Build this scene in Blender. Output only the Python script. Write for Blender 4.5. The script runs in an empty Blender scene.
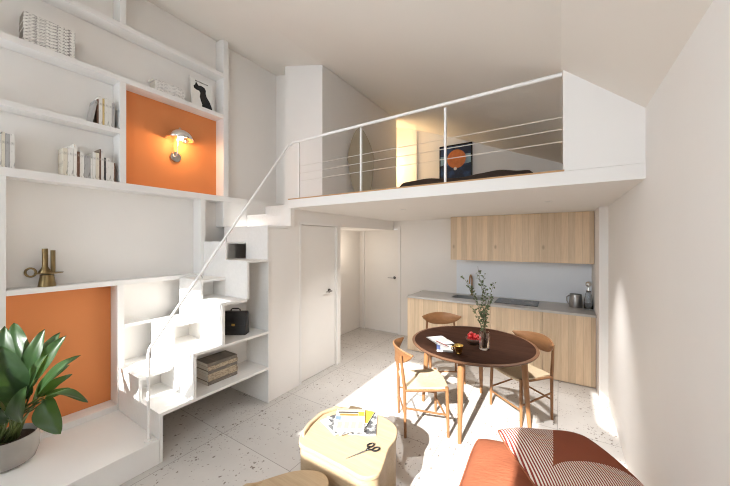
import bpy, bmesh, math, random
from mathutils import Vector, Matrix, noise as mnoise
random.seed(7)
sc = bpy.context.scene
C = sc.collection
PI = math.pi

# ------------------------------------------------------------------ materials
def newmat(name):
    m = bpy.data.materials.new(name); m.use_nodes = True
    nt = m.node_tree; b = nt.nodes['Principled BSDF']
    return m, nt, b
def N(nt, t, **kw):
    n = nt.nodes.new(t)
    for k, v in kw.items(): setattr(n, k, v)
    return n
def col4(c): return (c[0], c[1], c[2], 1)
def coords(nt, scale=(1,1,1), rot=(0,0,0), world=False):
    if world:
        g = N(nt, 'ShaderNodeNewGeometry'); src = g.outputs['Position']
    else:
        tc = N(nt, 'ShaderNodeTexCoord'); src = tc.outputs['Object']
    mp = N(nt, 'ShaderNodeMapping'); mp.inputs['Scale'].default_value = scale; mp.inputs['Rotation'].default_value = rot
    nt.links.new(src, mp.inputs['Vector']); return mp.outputs['Vector']
def mixc(nt, fac, a, b):
    mx = N(nt, 'ShaderNodeMix', data_type='RGBA')
    if isinstance(fac, (int, float)): mx.inputs[0].default_value = fac
    else: nt.links.new(fac, mx.inputs[0])
    for i, v in ((6, a), (7, b)):
        if isinstance(v, tuple): mx.inputs[i].default_value = col4(v)
        else: nt.links.new(v, mx.inputs[i])
    return mx.outputs[2]
def ramp(nt, src, p0, p1):
    r = N(nt, 'ShaderNodeMapRange'); r.inputs[1].default_value = p0; r.inputs[2].default_value = p1
    nt.links.new(src, r.inputs[0]); return r.outputs[0]
def math_(nt, op, a, b=None):
    n = N(nt, 'ShaderNodeMath', operation=op)
    for i, v in enumerate((a, b)):
        if v is None: continue
        if isinstance(v, (int, float)): n.inputs[i].default_value = v
        else: nt.links.new(v, n.inputs[i])
    return n.outputs[0]
def noise_(nt, vec, scale, detail=3, rough=.5):
    n = N(nt, 'ShaderNodeTexNoise'); n.inputs['Scale'].default_value = scale
    n.inputs['Detail'].default_value = detail; n.inputs['Roughness'].default_value = rough
    nt.links.new(vec, n.inputs['Vector']); return n.outputs[0]
def bump(nt, b, h, dist, strength=.5):
    n = N(nt, 'ShaderNodeBump'); n.inputs['Distance'].default_value = dist; n.inputs['Strength'].default_value = strength
    nt.links.new(h, n.inputs['Height']); nt.links.new(n.outputs[0], b.inputs['Normal'])
def plain(name, c, rough=.6, metal=0, var=.06, scale=8, spec=.5, bumpd=0):
    m, nt, b = newmat(name)
    v = coords(nt); n = noise_(nt, v, scale)
    o = mixc(nt, n, tuple(x*(1-var) for x in c), tuple(min(1, x*(1+var)) for x in c))
    nt.links.new(o, b.inputs['Base Color'])
    b.inputs['Roughness'].default_value = rough; b.inputs['Metallic'].default_value = metal
    b.inputs['Specular IOR Level'].default_value = spec
    if bumpd: bump(nt, b, noise_(nt, v, scale*12, 4), bumpd)
    return m
def wood(name, c1, c2, axis='z', rough=.5, plank=0, fine=60, spec=.4, knots=False):
    m, nt, b = newmat(name)
    s = {'x': (.06, 1, 1), 'y': (1, .06, 1), 'z': (1, 1, .06)}[axis]
    v = coords(nt, s)
    g = noise_(nt, v, fine, 5, .65)
    g2 = noise_(nt, v, fine*.2, 3)
    f = math_(nt, 'ADD', math_(nt, 'MULTIPLY', g, .65), math_(nt, 'MULTIPLY', g2, .45))
    f = ramp(nt, f, .32, .78)
    o = mixc(nt, f, c1, c2)
    if plank:
        tc = N(nt, 'ShaderNodeNewGeometry'); sp = N(nt, 'ShaderNodeSeparateXYZ'); nt.links.new(tc.outputs['Position'], sp.inputs[0])
        k = math_(nt, 'FLOOR', math_(nt, 'DIVIDE', sp.outputs[0], plank))
        w = N(nt, 'ShaderNodeTexWhiteNoise', noise_dimensions='1D'); nt.links.new(k, w.inputs['W'])
        t = math_(nt, 'MULTIPLY', math_(nt, 'SUBTRACT', w.outputs[0], .5), .24)
        hs = N(nt, 'ShaderNodeHueSaturation'); nt.links.new(o, hs.inputs['Color'])
        nt.links.new(math_(nt, 'ADD', t, 1.0), hs.inputs['Value']); o = hs.outputs[0]
        fr = math_(nt, 'FRACT', math_(nt, 'DIVIDE', sp.outputs[0], plank))
        e = math_(nt, 'LESS_THAN', fr, .05)
        o = mixc(nt, math_(nt, 'MULTIPLY', e, .35), o, tuple(x*.5 for x in c1))
    if knots:
        vo = N(nt, 'ShaderNodeTexVoronoi'); vo.inputs['Scale'].default_value = 3.6
        nt.links.new(coords(nt, (1, 1, .55)), vo.inputs['Vector'])
        kf = ramp(nt, vo.outputs['Distance'], .085, .03)
        o = mixc(nt, math_(nt, 'MULTIPLY', kf, .55), o, tuple(x*.4 for x in c1))
    nt.links.new(o, b.inputs['Base Color']); b.inputs['Roughness'].default_value = rough
    b.inputs['Specular IOR Level'].default_value = spec
    bump(nt, b, g, .001, .3)
    return m

M = {}
M['plaster'] = plain('plaster', (.80, .775, .745), .85, var=.02, scale=3, spec=.2, bumpd=.0004)
M['ceiling'] = plain('ceiling_paint', (.78, .74, .685), .9, var=.02, scale=2, spec=.15)
M['white'] = plain('white_lacquer', (.80, .785, .765), .5, var=.02, scale=4, spec=.35)
M['whitewood'] = wood('white_stained_wood', (.75, .735, .71), (.82, .805, .785), 'y', .5, fine=30)
M['edge'] = wood('pale_ply_edge', (.66, .56, .43), (.76, .68, .56), 'y', .6)
M['orange'] = plain('orange_paint', (.70, .25, .085), .65, var=.03, scale=3, spec=.3)
M['door'] = plain('door_paint', (.80, .775, .74), .5, var=.015, spec=.35)
M['oak'] = wood('oak_cabinet', (.56, .41, .27), (.74, .585, .41), 'z', .5, plank=.078, fine=70, knots=True)
M['oakfloor'] = wood('oak_floor_edge', (.40, .22, .09), (.55, .33, .15), 'x', .5)
M['ply'] = wood('pale_oak_veneer', (.40, .285, .17), (.52, .385, .24), 'x', .5, fine=90)
M['walnut_top'] = wood('walnut_tabletop', (.017, .0075, .005), (.044, .020, .012), 'x', .8, fine=40, spec=.03)
M['walnut'] = wood('walnut_legs', (.20, .092, .036), (.31, .15, .062), 'z', .45, fine=50)
M['walnut_edge'] = wood('walnut_table_edge', (.085, .038, .018), (.145, .068, .032), 'x', .5, fine=40, spec=.2)
M['chairwood'] = wood('chair_wood', (.17, .076, .030), (.28, .135, .055), 'x', .45, fine=40)
M['steel'] = plain('brushed_steel', (.45, .44, .43), .32, 1, scale=30)
M['chrome'] = plain('chrome', (.78, .77, .75), .12, 1, scale=5)
M['darkmetal'] = plain('dark_bronze', (.05, .04, .035), .35, .8)
M['brass'] = plain('aged_brass', (.24, .17, .08), .3, 1, var=.2, scale=12)
M['gold'] = plain('polished_gold', (.80, .55, .16), .16, 1)
M['copper'] = plain('brushed_copper', (.42, .24, .13), .3, 1)
M['black'] = plain('black_gloss', (.012, .012, .013), .25)
M['blackleather'] = plain('black_leather', (.016, .015, .015), .45, scale=60, var=.3, bumpd=.0008)
M['counter'] = plain('grey_stone_worktop', (.47, .455, .44), .35, scale=20, var=.08)
M['sky_tint'] = plain('skylight_tinted_wall', (.78, .82, .87), .45, var=.015)  # bluish grey imitates cool daylight on the kitchen wall
M['railpaint'] = plain('white_rail_paint', (.84, .82, .80), .4, var=.02)
M['cable'] = plain('steel_cable', (.75, .72, .68), .35, .6)
M['duvet'] = plain('dark_brown_linen', (.055, .036, .026), .9, var=.25, scale=20, bumpd=.002)
M['boardwood'] = wood('surfboard_wood', (.27, .21, .14), (.35, .28, .19), 'z', .5, fine=25)
M['ceramic'] = plain('grey_glazed_ceramic', (.40, .375, .345), .25, var=.12, scale=10)
M['soil'] = plain('dark_soil', (.035, .022, .014), .95, var=.5, scale=60, bumpd=.004)
M['stem'] = plain('green_stem', (.10, .14, .035), .5, var=.2)
M['twig'] = plain('brown_twig', (.13, .09, .05), .7, var=.2)
M['sprig'] = plain('small_green_leaf', (.10, .135, .055), .6, var=.35, scale=25)
M['redfruit'] = plain('red_fruit', (.46, .012, .014), .3, var=.25, scale=20)
M['bowlwood'] = wood('dark_wood_bowl', (.06, .028, .018), (.12, .055, .035), 'x', .4)
M['paper'] = plain('white_paper', (.82, .81, .78), .7, var=.03, scale=30)
M['pages'] = plain('page_edges', (.70, .66, .58), .8, var=.12, scale=90)
M['linen_box'] = plain('daybed_fabric', (.55, .50, .44), .9, var=.08, scale=40)

def leafmat():
    m, nt, b = newmat('rubber_leaf')
    v = coords(nt); n = noise_(nt, v, 30, 3)
    o = mixc(nt, n, (.010, .028, .009), (.024, .058, .018))
    nt.links.new(o, b.inputs['Base Color']); b.inputs['Roughness'].default_value = .34
    tr = N(nt, 'ShaderNodeBsdfTranslucent'); tr.inputs[0].default_value = (.16, .30, .05, 1)
    ms = N(nt, 'ShaderNodeMixShader'); ms.inputs[0].default_value = .2
    nt.links.new(b.outputs[0], ms.inputs[1]); nt.links.new(tr.outputs[0], ms.inputs[2])
    nt.links.new(ms.outputs[0], nt.nodes['Material Output'].inputs[0]); return m
M['leaf'] = leafmat()
def glassmat(name, c, rough=.02):
    m, nt, b = newmat(name)
    g = N(nt, 'ShaderNodeTexNoise'); g.inputs['Scale'].default_value = 4
    nt.links.new(mixc(nt, g.outputs[0], c, tuple(min(1, x*1.03) for x in c)), b.inputs['Base Color'])
    b.inputs['Transmission Weight'].default_value = 1; b.inputs['Roughness'].default_value = rough; b.inputs['IOR'].default_value = 1.45
    return m
M['glass'] = glassmat('clear_glass', (.97, .98, .97))
M['smoke'] = glassmat('smoked_glass', (.78, .80, .82))

def voilemat():
    m, nt, b = newmat('fill_voile')
    v = coords(nt); n = noise_(nt, v, 200, 2)
    d = N(nt, 'ShaderNodeBsdfDiffuse'); d.inputs[0].default_value = (.75, .73, .70, 1)
    t = N(nt, 'ShaderNodeBsdfTranslucent'); nt.links.new(mixc(nt, n, (.90, .88, .85), (.95, .93, .90)), t.inputs[0])
    ms = N(nt, 'ShaderNodeMixShader'); ms.inputs[0].default_value = .32
    nt.links.new(d.outputs[0], ms.inputs[1]); nt.links.new(t.outputs[0], ms.inputs[2])
    nt.links.new(ms.outputs[0], nt.nodes['Material Output'].inputs[0]); return m
M['voile'] = voilemat()

def floormat():
    m, nt, b = newmat('speckled_stone_tile')
    g = N(nt, 'ShaderNodeNewGeometry'); pos = g.outputs['Position']
    sp = N(nt, 'ShaderNodeSeparateXYZ'); nt.links.new(pos, sp.inputs[0])
    n1 = noise_(nt, pos, 2.2, 5, .6)
    base = mixc(nt, n1, (.44, .41, .38), (.60, .57, .535))
    # per tile tint
    fx = math_(nt, 'DIVIDE', math_(nt, 'ADD', sp.outputs[0], 1.79+8.8), .88)
    fy = math_(nt, 'DIVIDE', math_(nt, 'ADD', sp.outputs[1], -1.70+8.8), .88)
    cb = N(nt, 'ShaderNodeCombineXYZ'); nt.links.new(math_(nt, 'FLOOR', fx), cb.inputs[0]); nt.links.new(math_(nt, 'FLOOR', fy), cb.inputs[1])
    wn = N(nt, 'ShaderNodeTexWhiteNoise', noise_dimensions='2D'); nt.links.new(cb.outputs[0], wn.inputs['Vector'])
    hs = N(nt, 'ShaderNodeHueSaturation'); nt.links.new(base, hs.inputs['Color'])
    nt.links.new(math_(nt, 'ADD', math_(nt, 'MULTIPLY', wn.outputs[0], .08), .96), hs.inputs['Value'])
    o = hs.outputs[0]
    # dark pits of two sizes, gathered in patches
    patch = ramp(nt, noise_(nt, pos, 3.2, 3), .40, .62)
    for sc_, lo, hi, colr, amt in ((21, .23, .11, (.15, .115, .095), .95), (52, .28, .14, (.22, .18, .155), .9)):
        vo = N(nt, 'ShaderNodeTexVoronoi'); vo.inputs['Scale'].default_value = sc_
        mp = N(nt, 'ShaderNodeMapping'); mp.inputs['Scale'].default_value = (1, .75, 1)
        nd = N(nt, 'ShaderNodeTexNoise'); nd.inputs['Scale'].default_value = 40; nt.links.new(pos, nd.inputs['Vector'])
        ad = N(nt, 'ShaderNodeVectorMath', operation='MULTIPLY_ADD'); nt.links.new(nd.outputs['Color'], ad.inputs[0])
        ad.inputs[1].default_value = (.03, .03, .0); nt.links.new(pos, ad.inputs[2])
        nt.links.new(ad.outputs[0], mp.inputs[0]); nt.links.new(mp.outputs[0], vo.inputs['Vector'])
        sep = N(nt, 'ShaderNodeSeparateColor'); nt.links.new(vo.outputs['Color'], sep.inputs[0])
        keep = math_(nt, 'LESS_THAN', sep.outputs[0], math_(nt, 'ADD', math_(nt, 'MULTIPLY', patch, .65), .14))
        f = math_(nt, 'MULTIPLY', math_(nt, 'MULTIPLY', ramp(nt, vo.outputs['Distance'], lo, hi), keep), amt)
        o = mixc(nt, f, o, colr)
    j = None
    for f_ in (fx, fy):
        fr = math_(nt, 'FRACT', f_)
        d = math_(nt, 'LESS_THAN', math_(nt, 'ABSOLUTE', math_(nt, 'SUBTRACT', fr, .5)), .4965)
        d = math_(nt, 'SUBTRACT', 1, d)
        j = d if j is None else math_(nt, 'MAXIMUM', j, d)
    o = mixc(nt, math_(nt, 'MULTIPLY', j, .7), o, (.20, .18, .165))
    nt.links.new(o, b.inputs['Base Color']); b.inputs['Roughness'].default_value = .5
    b.inputs['Specular IOR Level'].default_value = .35
    return m
M['floor'] = floormat()

def wovenmat():
    m, nt, b = newmat('woven_paper_cord')
    v = coords(nt)
    w = N(nt, 'ShaderNodeTexWave'); w.inputs['Scale'].default_value = 45; w.inputs['Distortion'].default_value = .6
    nt.links.new(v, w.inputs['Vector'])
    n = noise_(nt, v, 40)
    f = math_(nt, 'ADD', math_(nt, 'MULTIPLY', w.outputs['Fac'], .5), math_(nt, 'MULTIPLY', n, .5))
    nt.links.new(mixc(nt, f, (.44, .33, .20), (.66, .53, .36)), b.inputs['Base Color'])
    b.inputs['Roughness'].default_value = .8; bump(nt, b, w.outputs['Fac'], .004, .5); return m
M['woven'] = wovenmat()

def rustmat():
    m, nt, b = newmat('rust_linen')
    v = coords(nt); n = noise_(nt, v, 9, 5, .65)
    nt.links.new(mixc(nt, n, (.26, .080, .040), (.37, .125, .062)), b.inputs['Base Color'])
    b.inputs['Roughness'].default_value = .9; b.inputs['Specular IOR Level'].default_value = .15
    bump(nt, b, noise_(nt, coords(nt, (1, 3, 1)), 22, 4), .005, .5); return m
M['rust'] = rustmat()
def stripemat():
    m, nt, b = newmat('rust_and_cream_stripes')
    tc = N(nt, 'ShaderNodeTexCoord'); sp = N(nt, 'ShaderNodeSeparateXYZ'); nt.links.new(tc.outputs['Object'], sp.inputs[0])
    x, y = sp.outputs[0], math_(nt, 'MULTIPLY', sp.outputs[1], -1)
    fr = math_(nt, 'FRACT', math_(nt, 'DIVIDE', math_(nt, 'ADD', x, math_(nt, 'MULTIPLY', y, .12)), .0115))
    s = math_(nt, 'LESS_THAN', fr, .48)
    stripes = mixc(nt, s, (.25, .042, .030), (.72, .64, .57))
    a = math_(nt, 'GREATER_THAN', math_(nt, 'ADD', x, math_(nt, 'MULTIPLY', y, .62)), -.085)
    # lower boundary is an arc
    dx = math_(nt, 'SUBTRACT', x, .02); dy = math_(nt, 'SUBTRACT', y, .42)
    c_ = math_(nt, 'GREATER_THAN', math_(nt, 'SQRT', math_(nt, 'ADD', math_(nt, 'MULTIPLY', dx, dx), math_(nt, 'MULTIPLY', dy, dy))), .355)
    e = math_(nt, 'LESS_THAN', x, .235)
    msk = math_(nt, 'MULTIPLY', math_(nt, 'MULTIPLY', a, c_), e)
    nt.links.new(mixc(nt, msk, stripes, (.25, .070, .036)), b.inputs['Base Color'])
    b.inputs['Roughness'].default_value = .9; b.inputs['Specular IOR Level'].default_value = .15
    bump(nt, b, noise_(nt, tc.outputs['Object'], 60), .004, .4); return m
M['stripes'] = stripemat()

def spinemat(name, c, ink=(.10, .10, .10), amt=.75, axis=1, sx=55, sz=42, thr=.5):
    """book cloth with rows of small dash marks, like print too small to read"""
    m, nt, b = newmat(name)
    tc = N(nt, 'ShaderNodeTexCoord'); mp = N(nt, 'ShaderNodeMapping'); nt.links.new(tc.outputs['Object'], mp.inputs[0])
    mp.inputs['Scale'].default_value = (0, sx, sz) if axis == 1 else (0, sx, sz)
    wn = N(nt, 'ShaderNodeTexNoise'); wn.inputs['Scale'].default_value = 1; wn.inputs['Detail'].default_value = 2
    nt.links.new(mp.outputs[0], wn.inputs['Vector'])
    f = math_(nt, 'MULTIPLY', ramp(nt, wn.outputs[0], thr, thr+.12), amt)
    nt.links.new(mixc(nt, f, c, ink), b.inputs['Base Color']); b.inputs['Roughness'].default_value = .6
    return m
SPC = {'white': (.76, .74, .70), 'cream': (.72, .66, .55), 'grey': (.42, .41, .40), 'dark': (.05, .045, .045),
       'brown': (.16, .08, .05), 'red': (.38, .06, .04), 'yellow': (.70, .52, .22), 'orange': (.62, .26, .10)}
for k, c in SPC.items():
    M['book_'+k] = spinemat('book_cover_'+k, c, (.12, .11, .10) if sum(c) > 1 else (.6, .55, .45), .55, sx=90, sz=18, thr=.55)
M['magspine'] = spinemat('magazine_spines_white', (.80, .78, .74), (.10, .09, .09), .85, sx=40, sz=150, thr=.50)
M['mottled'] = spinemat('pale_mottled_cover', (.74, .72, .69), (.42, .40, .39), .7, sx=38, sz=60, thr=.5)
M['tanmag'] = spinemat('tan_magazine', (.50, .41, .29), (.20, .15, .10), .8, sx=30, sz=120, thr=.5)
M['darkmag'] = spinemat('dark_magazine', (.17, .145, .12), (.35, .30, .24), .5, sx=20, sz=60, thr=.55)

def printmat(name, kind):
    """a printed page: colour bands and picture blocks in the sheet's own coordinates"""
    m, nt, b = newmat(name)
    tc = N(nt, 'ShaderNodeTexCoord'); sp = N(nt, 'ShaderNodeSeparateXYZ'); nt.links.new(tc.outputs['Object'], sp.inputs[0])
    x, y = sp.outputs[0], sp.outputs[1]
    o = (.72, .71, .69)
    def band(src, lo, hi):
        return math_(nt, 'MULTIPLY', math_(nt, 'GREATER_THAN', src, lo), math_(nt, 'LESS_THAN', src, hi))
    def rect(x0, x1, y0, y1): return math_(nt, 'MULTIPLY', band(x, x0, x1), band(y, y0, y1))
    if kind == 'cover':
        o = mixc(nt, rect(-.112, .112, .118, .145), o, (.30, .27, .22))
        o = mixc(nt, rect(-.10, .09, .082, .108), o, (.07, .055, .04))
        o = mixc(nt, rect(-.085, .06, .045, .078), o, (.42, .17, .03))
        o = mixc(nt, rect(.062, .112, .045, .11), o, (.62, .36, .03))
        for k in range(4):
            o = mixc(nt, rect(-.09+.052*k, -.052+.052*k, -.115, -.03), o, (.58, .43, .25))
            o = mixc(nt, rect(-.09+.052*k, -.058+.052*k, -.022, -.005), o, (.24, .28, .36))
        o = mixc(nt, rect(-.112, -.07, -.005, .04), o, (.15, .22, .42))
    elif kind == 'yellow':
        o = mixc(nt, rect(.0, .11, -.05, .12), o, (.60, .38, .03)); o = mixc(nt, rect(-.11, .0, .02, .14), o, (.13, .09, .05)); o = mixc(nt, rect(.02, .10, -.13, -.06), o, (.10, .09, .08))
    elif kind == 'grey':
        v = noise_(nt, tc.outputs['Object'], 22, 3); o = mixc(nt, ramp(nt, v, .40, .56), (.60, .59, .57), (.07, .07, .075))
    elif kind == 'blue':
        o = mixc(nt, rect(-.10, -.04, -.06, .12), o, (.10, .16, .38)); o = mixc(nt, rect(-.02, .10, -.13, -.06), o, (.12, .12, .12))
    elif kind == 'notes':
        o = mixc(nt, rect(-.08, .08, -.02, .09), o, (.55, .52, .48)); o = mixc(nt, rect(-.08, .02, -.10, -.05), o, (.6, .57, .54))
    if isinstance(o, tuple): b.inputs['Base Color'].default_value = col4(o)
    else: nt.links.new(o, b.inputs['Base Color'])
    b.inputs['Roughness'].default_value = .5; return m
for k in ('cover', 'yellow', 'grey', 'blue', 'notes'): M['print_'+k] = printmat('printed_sheet_'+k, k)

def paintingmat():
    m, nt, b = newmat('painted_canvas')
    tc = N(nt, 'ShaderNodeTexCoord'); v = tc.outputs['Object']
    sp = N(nt, 'ShaderNodeSeparateXYZ'); nt.links.new(v, sp.inputs[0]); x, z = sp.outputs[0], sp.outputs[2]
    n = noise_(nt, v, 7, 4)
    bg = mixc(nt, ramp(nt, n, .45, .7), (.006, .012, .035), (.02, .06, .16))
    hz = math_(nt, 'MULTIPLY', math_(nt, 'GREATER_THAN', math_(nt, 'ADD', z, math_(nt, 'MULTIPLY', n, .08)), -.03), math_(nt, 'LESS_THAN', z, .10))
    bg = mixc(nt, math_(nt, 'MULTIPLY', hz, ramp(nt, math_(nt, 'ABSOLUTE', x), .10, .25)), bg, (.25, .38, .45))
    def disc(cx, cz, r, soft=.01):
        dx = math_(nt, 'SUBTRACT', x, cx); dz = math_(nt, 'SUBTRACT', z, cz)
        d = math_(nt, 'SQRT', math_(nt, 'ADD', math_(nt, 'MULTIPLY', dx, dx), math_(nt, 'MULTIPLY', dz, dz)))
        return ramp(nt, d, r+soft, r)
    orange = mixc(nt, noise_(nt, v, 16, 4), (.40, .09, .02), (.75, .24, .05))
    o = mixc(nt, disc(.02, .03, .165), bg, orange)
    o = mixc(nt, disc(.0, -.145, .026, .006), o, (.7, .6, .5))
    nt.links.new(o, b.inputs['Base Color']); b.inputs['Roughness'].default_value = .5; return m
M['canvas'] = paintingmat()
def emit(name, c, s):
    m, nt, b = newmat(name)
    b.inputs['Emission Color'].default_value = col4(c); b.inputs['Emission Strength'].default_value = s
    b.inputs['Base Color'].default_value = col4(c); return m
M['bulb'] = emit('warm_bulb', (1, .88, .70), 2.5)

# ------------------------------------------------------------------ mesh builder
class MB:
    def __init__(s): s.bm = bmesh.new()
    def box(s, x0, x1, y0, y1, z0, z1, bev=0):
        v = [s.bm.verts.new(p) for p in ((x0,y0,z0),(x1,y0,z0),(x1,y1,z0),(x0,y1,z0),(x0,y0,z1),(x1,y0,z1),(x1,y1,z1),(x0,y1,z1))]
        fs = [s.bm.faces.new([v[i] for i in q]) for q in ((3,2,1,0),(4,5,6,7),(0,1,5,4),(1,2,6,5),(2,3,7,6),(3,0,4,7))]
        if bev:
            es = {e for f in fs for e in f.edges}
            bmesh.ops.bevel(s.bm, geom=list(es), offset=bev, segments=2, affect='EDGES', profile=.6)
        return s
    def prism(s, pts, z0, z1, bev=0, seg=2, axis='z'):
        """pts outline in the plane perpendicular to axis, extruded along the axis"""
        f3 = {'z': lambda p, t: (p[0], p[1], t), 'y': lambda p, t: (p[0], t, p[1]), 'x': lambda p, t: (t, p[0], p[1])}[axis]
        a = [s.bm.verts.new(f3(p, z0)) for p in pts]; b = [s.bm.verts.new(f3(p, z1)) for p in pts]
        n = len(pts); top = s.bm.faces.new(b); bot = s.bm.faces.new(a[::-1])
        fs = [top, bot] + [s.bm.faces.new((a[i], a[(i+1) % n], b[(i+1) % n], b[i])) for i in range(n)]
        bmesh.ops.recalc_face_normals(s.bm, faces=fs)
        if bev:
            es = list(set(top.edges) | set(bot.edges))
            bmesh.ops.bevel(s.bm, geom=es, offset=bev, segments=seg, affect='EDGES', profile=.6)
        return s
    def tube(s, pts, r, n=10, cap=True, closed=False):
        pts = [Vector(p) for p in pts]; rs = r if isinstance(r, (list, tuple)) else [r]*len(pts)
        rings = []; prev = None; m = len(pts)
        for i, p in enumerate(pts):
            if closed: t = pts[(i+1) % m] - pts[i-1]
            else: t = (pts[min(i+1, m-1)] - pts[max(i-1, 0)])
            t.normalize()
            if prev is None:
                a = Vector((0,0,1)) if abs(t.z) < .9 else Vector((1,0,0))
                u = t.cross(a).normalized()
            else:
                u = (prev - t*prev.dot(t)).normalized()
            w = t.cross(u); prev = u
            rings.append([s.bm.verts.new(p + (u*math.cos(2*PI*k/n) + w*math.sin(2*PI*k/n))*rs[i]) for k in range(n)])
        for i in range(m if closed else m-1):
            A, B = rings[i], rings[(i+1) % m]
            for k in range(n): s.bm.faces.new((A[k], A[(k+1) % n], B[(k+1) % n], B[k]))
        if cap and not closed:
            s.bm.faces.new(rings[0][::-1]); s.bm.faces.new(rings[-1])
        return s
    def lathe(s, prof, c=(0,0,0), n=28, sx=1, sy=1):
        rings = []
        for r, z in prof:
            if r < 1e-6: rings.append([s.bm.verts.new((c[0], c[1], c[2]+z))])
            else: rings.append([s.bm.verts.new((c[0]+sx*r*math.cos(2*PI*k/n), c[1]+sy*r*math.sin(2*PI*k/n), c[2]+z)) for k in range(n)])
        for A, B in zip(rings, rings[1:]):
            for k in range(n):
                q = [A[k % len(A)], A[(k+1) % len(A)], B[(k+1) % len(B)], B[k % len(B)]]
                q2 = []
                for v in q:
                    if v not in q2: q2.append(v)
                if len(q2) > 2:
                    try: s.bm.faces.new(q2)
                    except ValueError: pass
        return s
    def grid(s, fn, nu, nv):
        vs = [[s.bm.verts.new(fn(i/nu, j/nv)) for j in range(nv+1)] for i in range(nu+1)]
        for i in range(nu):
            for j in range(nv): s.bm.faces.new((vs[i][j], vs[i+1][j], vs[i+1][j+1], vs[i][j+1]))
        return s
    def sphere(s, c, r, n=12, sz=1):
        prof = [(r*math.sin(PI*i/n) if 0 < i < n else 0, -r*sz*math.cos(PI*i/n)) for i in range(n+1)]
        return s.lathe(prof, c, n*2)
    def build(s, name, mat, parent=None, smooth=False, loc=None, kind=None, recalc=True, thick=0):
        if recalc: bmesh.ops.recalc_face_normals(s.bm, faces=s.bm.faces[:])
        me = bpy.data.meshes.new(name); off = None
        if parent is not None and parent.get('_w'):   # verts given in world space
            off = parent.location.copy()
        elif loc is not None: off = Vector(loc)
        if off is not None: bmesh.ops.translate(s.bm, verts=s.bm.verts[:], vec=-off)
        s.bm.to_mesh(me); s.bm.free()
        o = bpy.data.objects.new(name, me); C.objects.link(o)
        if mat: me.materials.append(mat)
        if smooth:
            for p in me.polygons: p.use_smooth = True
            if smooth == 'auto':
                me.set_sharp_from_angle(angle=math.radians(38))
        if parent is not None: o.parent = parent
        elif loc is not None: o.location = loc
        if kind: o['kind'] = kind
        if thick:
            md = o.modifiers.new('thickness', 'SOLIDIFY'); md.thickness = thick; md.offset = 0
        return o
def tag(o, label, cat, group=None):
    o['label'] = label; o['category'] = cat
    if group: o['group'] = group
    return o
def thing(name, label, cat, loc, group=None, world=True, rz=0):
    """an Empty at the thing's base; its parts are given in world space unless world=False"""
    o = bpy.data.objects.new(name, None); C.objects.link(o); o.location = loc; o.empty_display_size = .05
    o.rotation_euler = (0, 0, rz); tag(o, label, cat, group)
    if world: o['_w'] = 1
    return o
def copy_tree(o, parent=None):
    c = o.copy(); C.objects.link(c)
    if parent is not None: c.parent = parent
    for ch in [x for x in bpy.data.objects if x.parent == o]: copy_tree(ch, c)
    return c
def struct(name, mb, mat): return mb.build(name, mat, kind='structure')

# ------------------------------------------------------------------ room shell
XR, XL = .447, -3.72
XD = -2.76            # face of the wall with the door
YB, YK = -1.0, 5.35   # wall behind the camera, kitchen back wall
YM = 2.56             # front edge of the loft
ZS, ZT = 2.195, 2.30  # underside and top of the loft slab
YL = 5.65             # back wall up in the loft
PROF = [(-3.9, 4.40), (-3.72, 4.37), (-3.25, 4.25), (-2.57, 4.06), (-2.0, 3.85), (-1.3, 3.565), (-.6, 3.27), (0.0, 3.02), (.447, 2.64), (.6, 2.50)]
def zc(x):
    for (a, za), (b, zb) in zip(PROF, PROF[1:]):
        if a <= x <= b: return za + (zb-za)*(x-a)/(b-a)
    return PROF[-1][1]
def prof_between(x0, x1):
    return [(x0, zc(x0))] + [(x, z) for x, z in PROF if x0 < x < x1] + [(x1, zc(x1))]
def wall_xz(mb, x0, x1, y0, y1, z0, over=.02):
    pts = [(x0, z0), (x1, z0)] + [(x, z+over) for x, z in reversed(prof_between(x0, x1))]
    return mb.prism(pts, y0, y1, axis='y')

struct('floor', MB().box(-4.0, .6, -1.2, 5.9, -.12, 0), M['floor'])
# ceiling, with two unseen roof windows invented to steer sun patches
SKY = [(-3.545, -2.70, -1.0, -.86), (.31, .44, -1.0, -.02)]
xs = sorted({x for x, z in PROF} | {s[0] for s in SKY} | {s[1] for s in SKY})
ys = sorted({-1.2, 5.9} | {s[2] for s in SKY} | {s[3] for s in SKY})
mb = MB()
for (xa, xb) in zip(xs, xs[1:]):
    for (ya, yb) in zip(ys, ys[1:]):
        if any(s[0] <= (xa+xb)/2 <= s[1] and s[2] <= (ya+yb)/2 <= s[3] for s in SKY): continue
        q = [(xa, ya, zc(xa)), (xb, ya, zc(xb)), (xb, yb, zc(xb)), (xa, yb, zc(xa))]
        v = [mb.bm.verts.new(p) for p in q]; w = [mb.bm.verts.new((p[0], p[1], p[2]+.12)) for p in q]
        mb.bm.faces.new(v); mb.bm.faces.new(w[::-1])
        for i in range(4): mb.bm.faces.new((v[i], v[(i+1) % 4], w[(i+1) % 4], w[i]))
bmesh.ops.remove_doubles(mb.bm, verts=mb.bm.verts[:], dist=1e-5)
seen = {}
for f in list(mb.bm.faces):
    k = tuple(sorted(v.index if v.index >= 0 else id(v) for v in f.verts)); seen.setdefault(k, []).append(f)
o = mb.build('ceiling', M['ceiling'], kind='structure', smooth=False)
struct('wall_right', MB().box(XR, XR+.12, -1.2, 5.9, 0, zc(XR)+.05), M['plaster'])
struct('wall_left', MB().box(XL-.14, XL, -1.2, 5.9, 0, zc(XL)+.05), M['plaster'])
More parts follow.
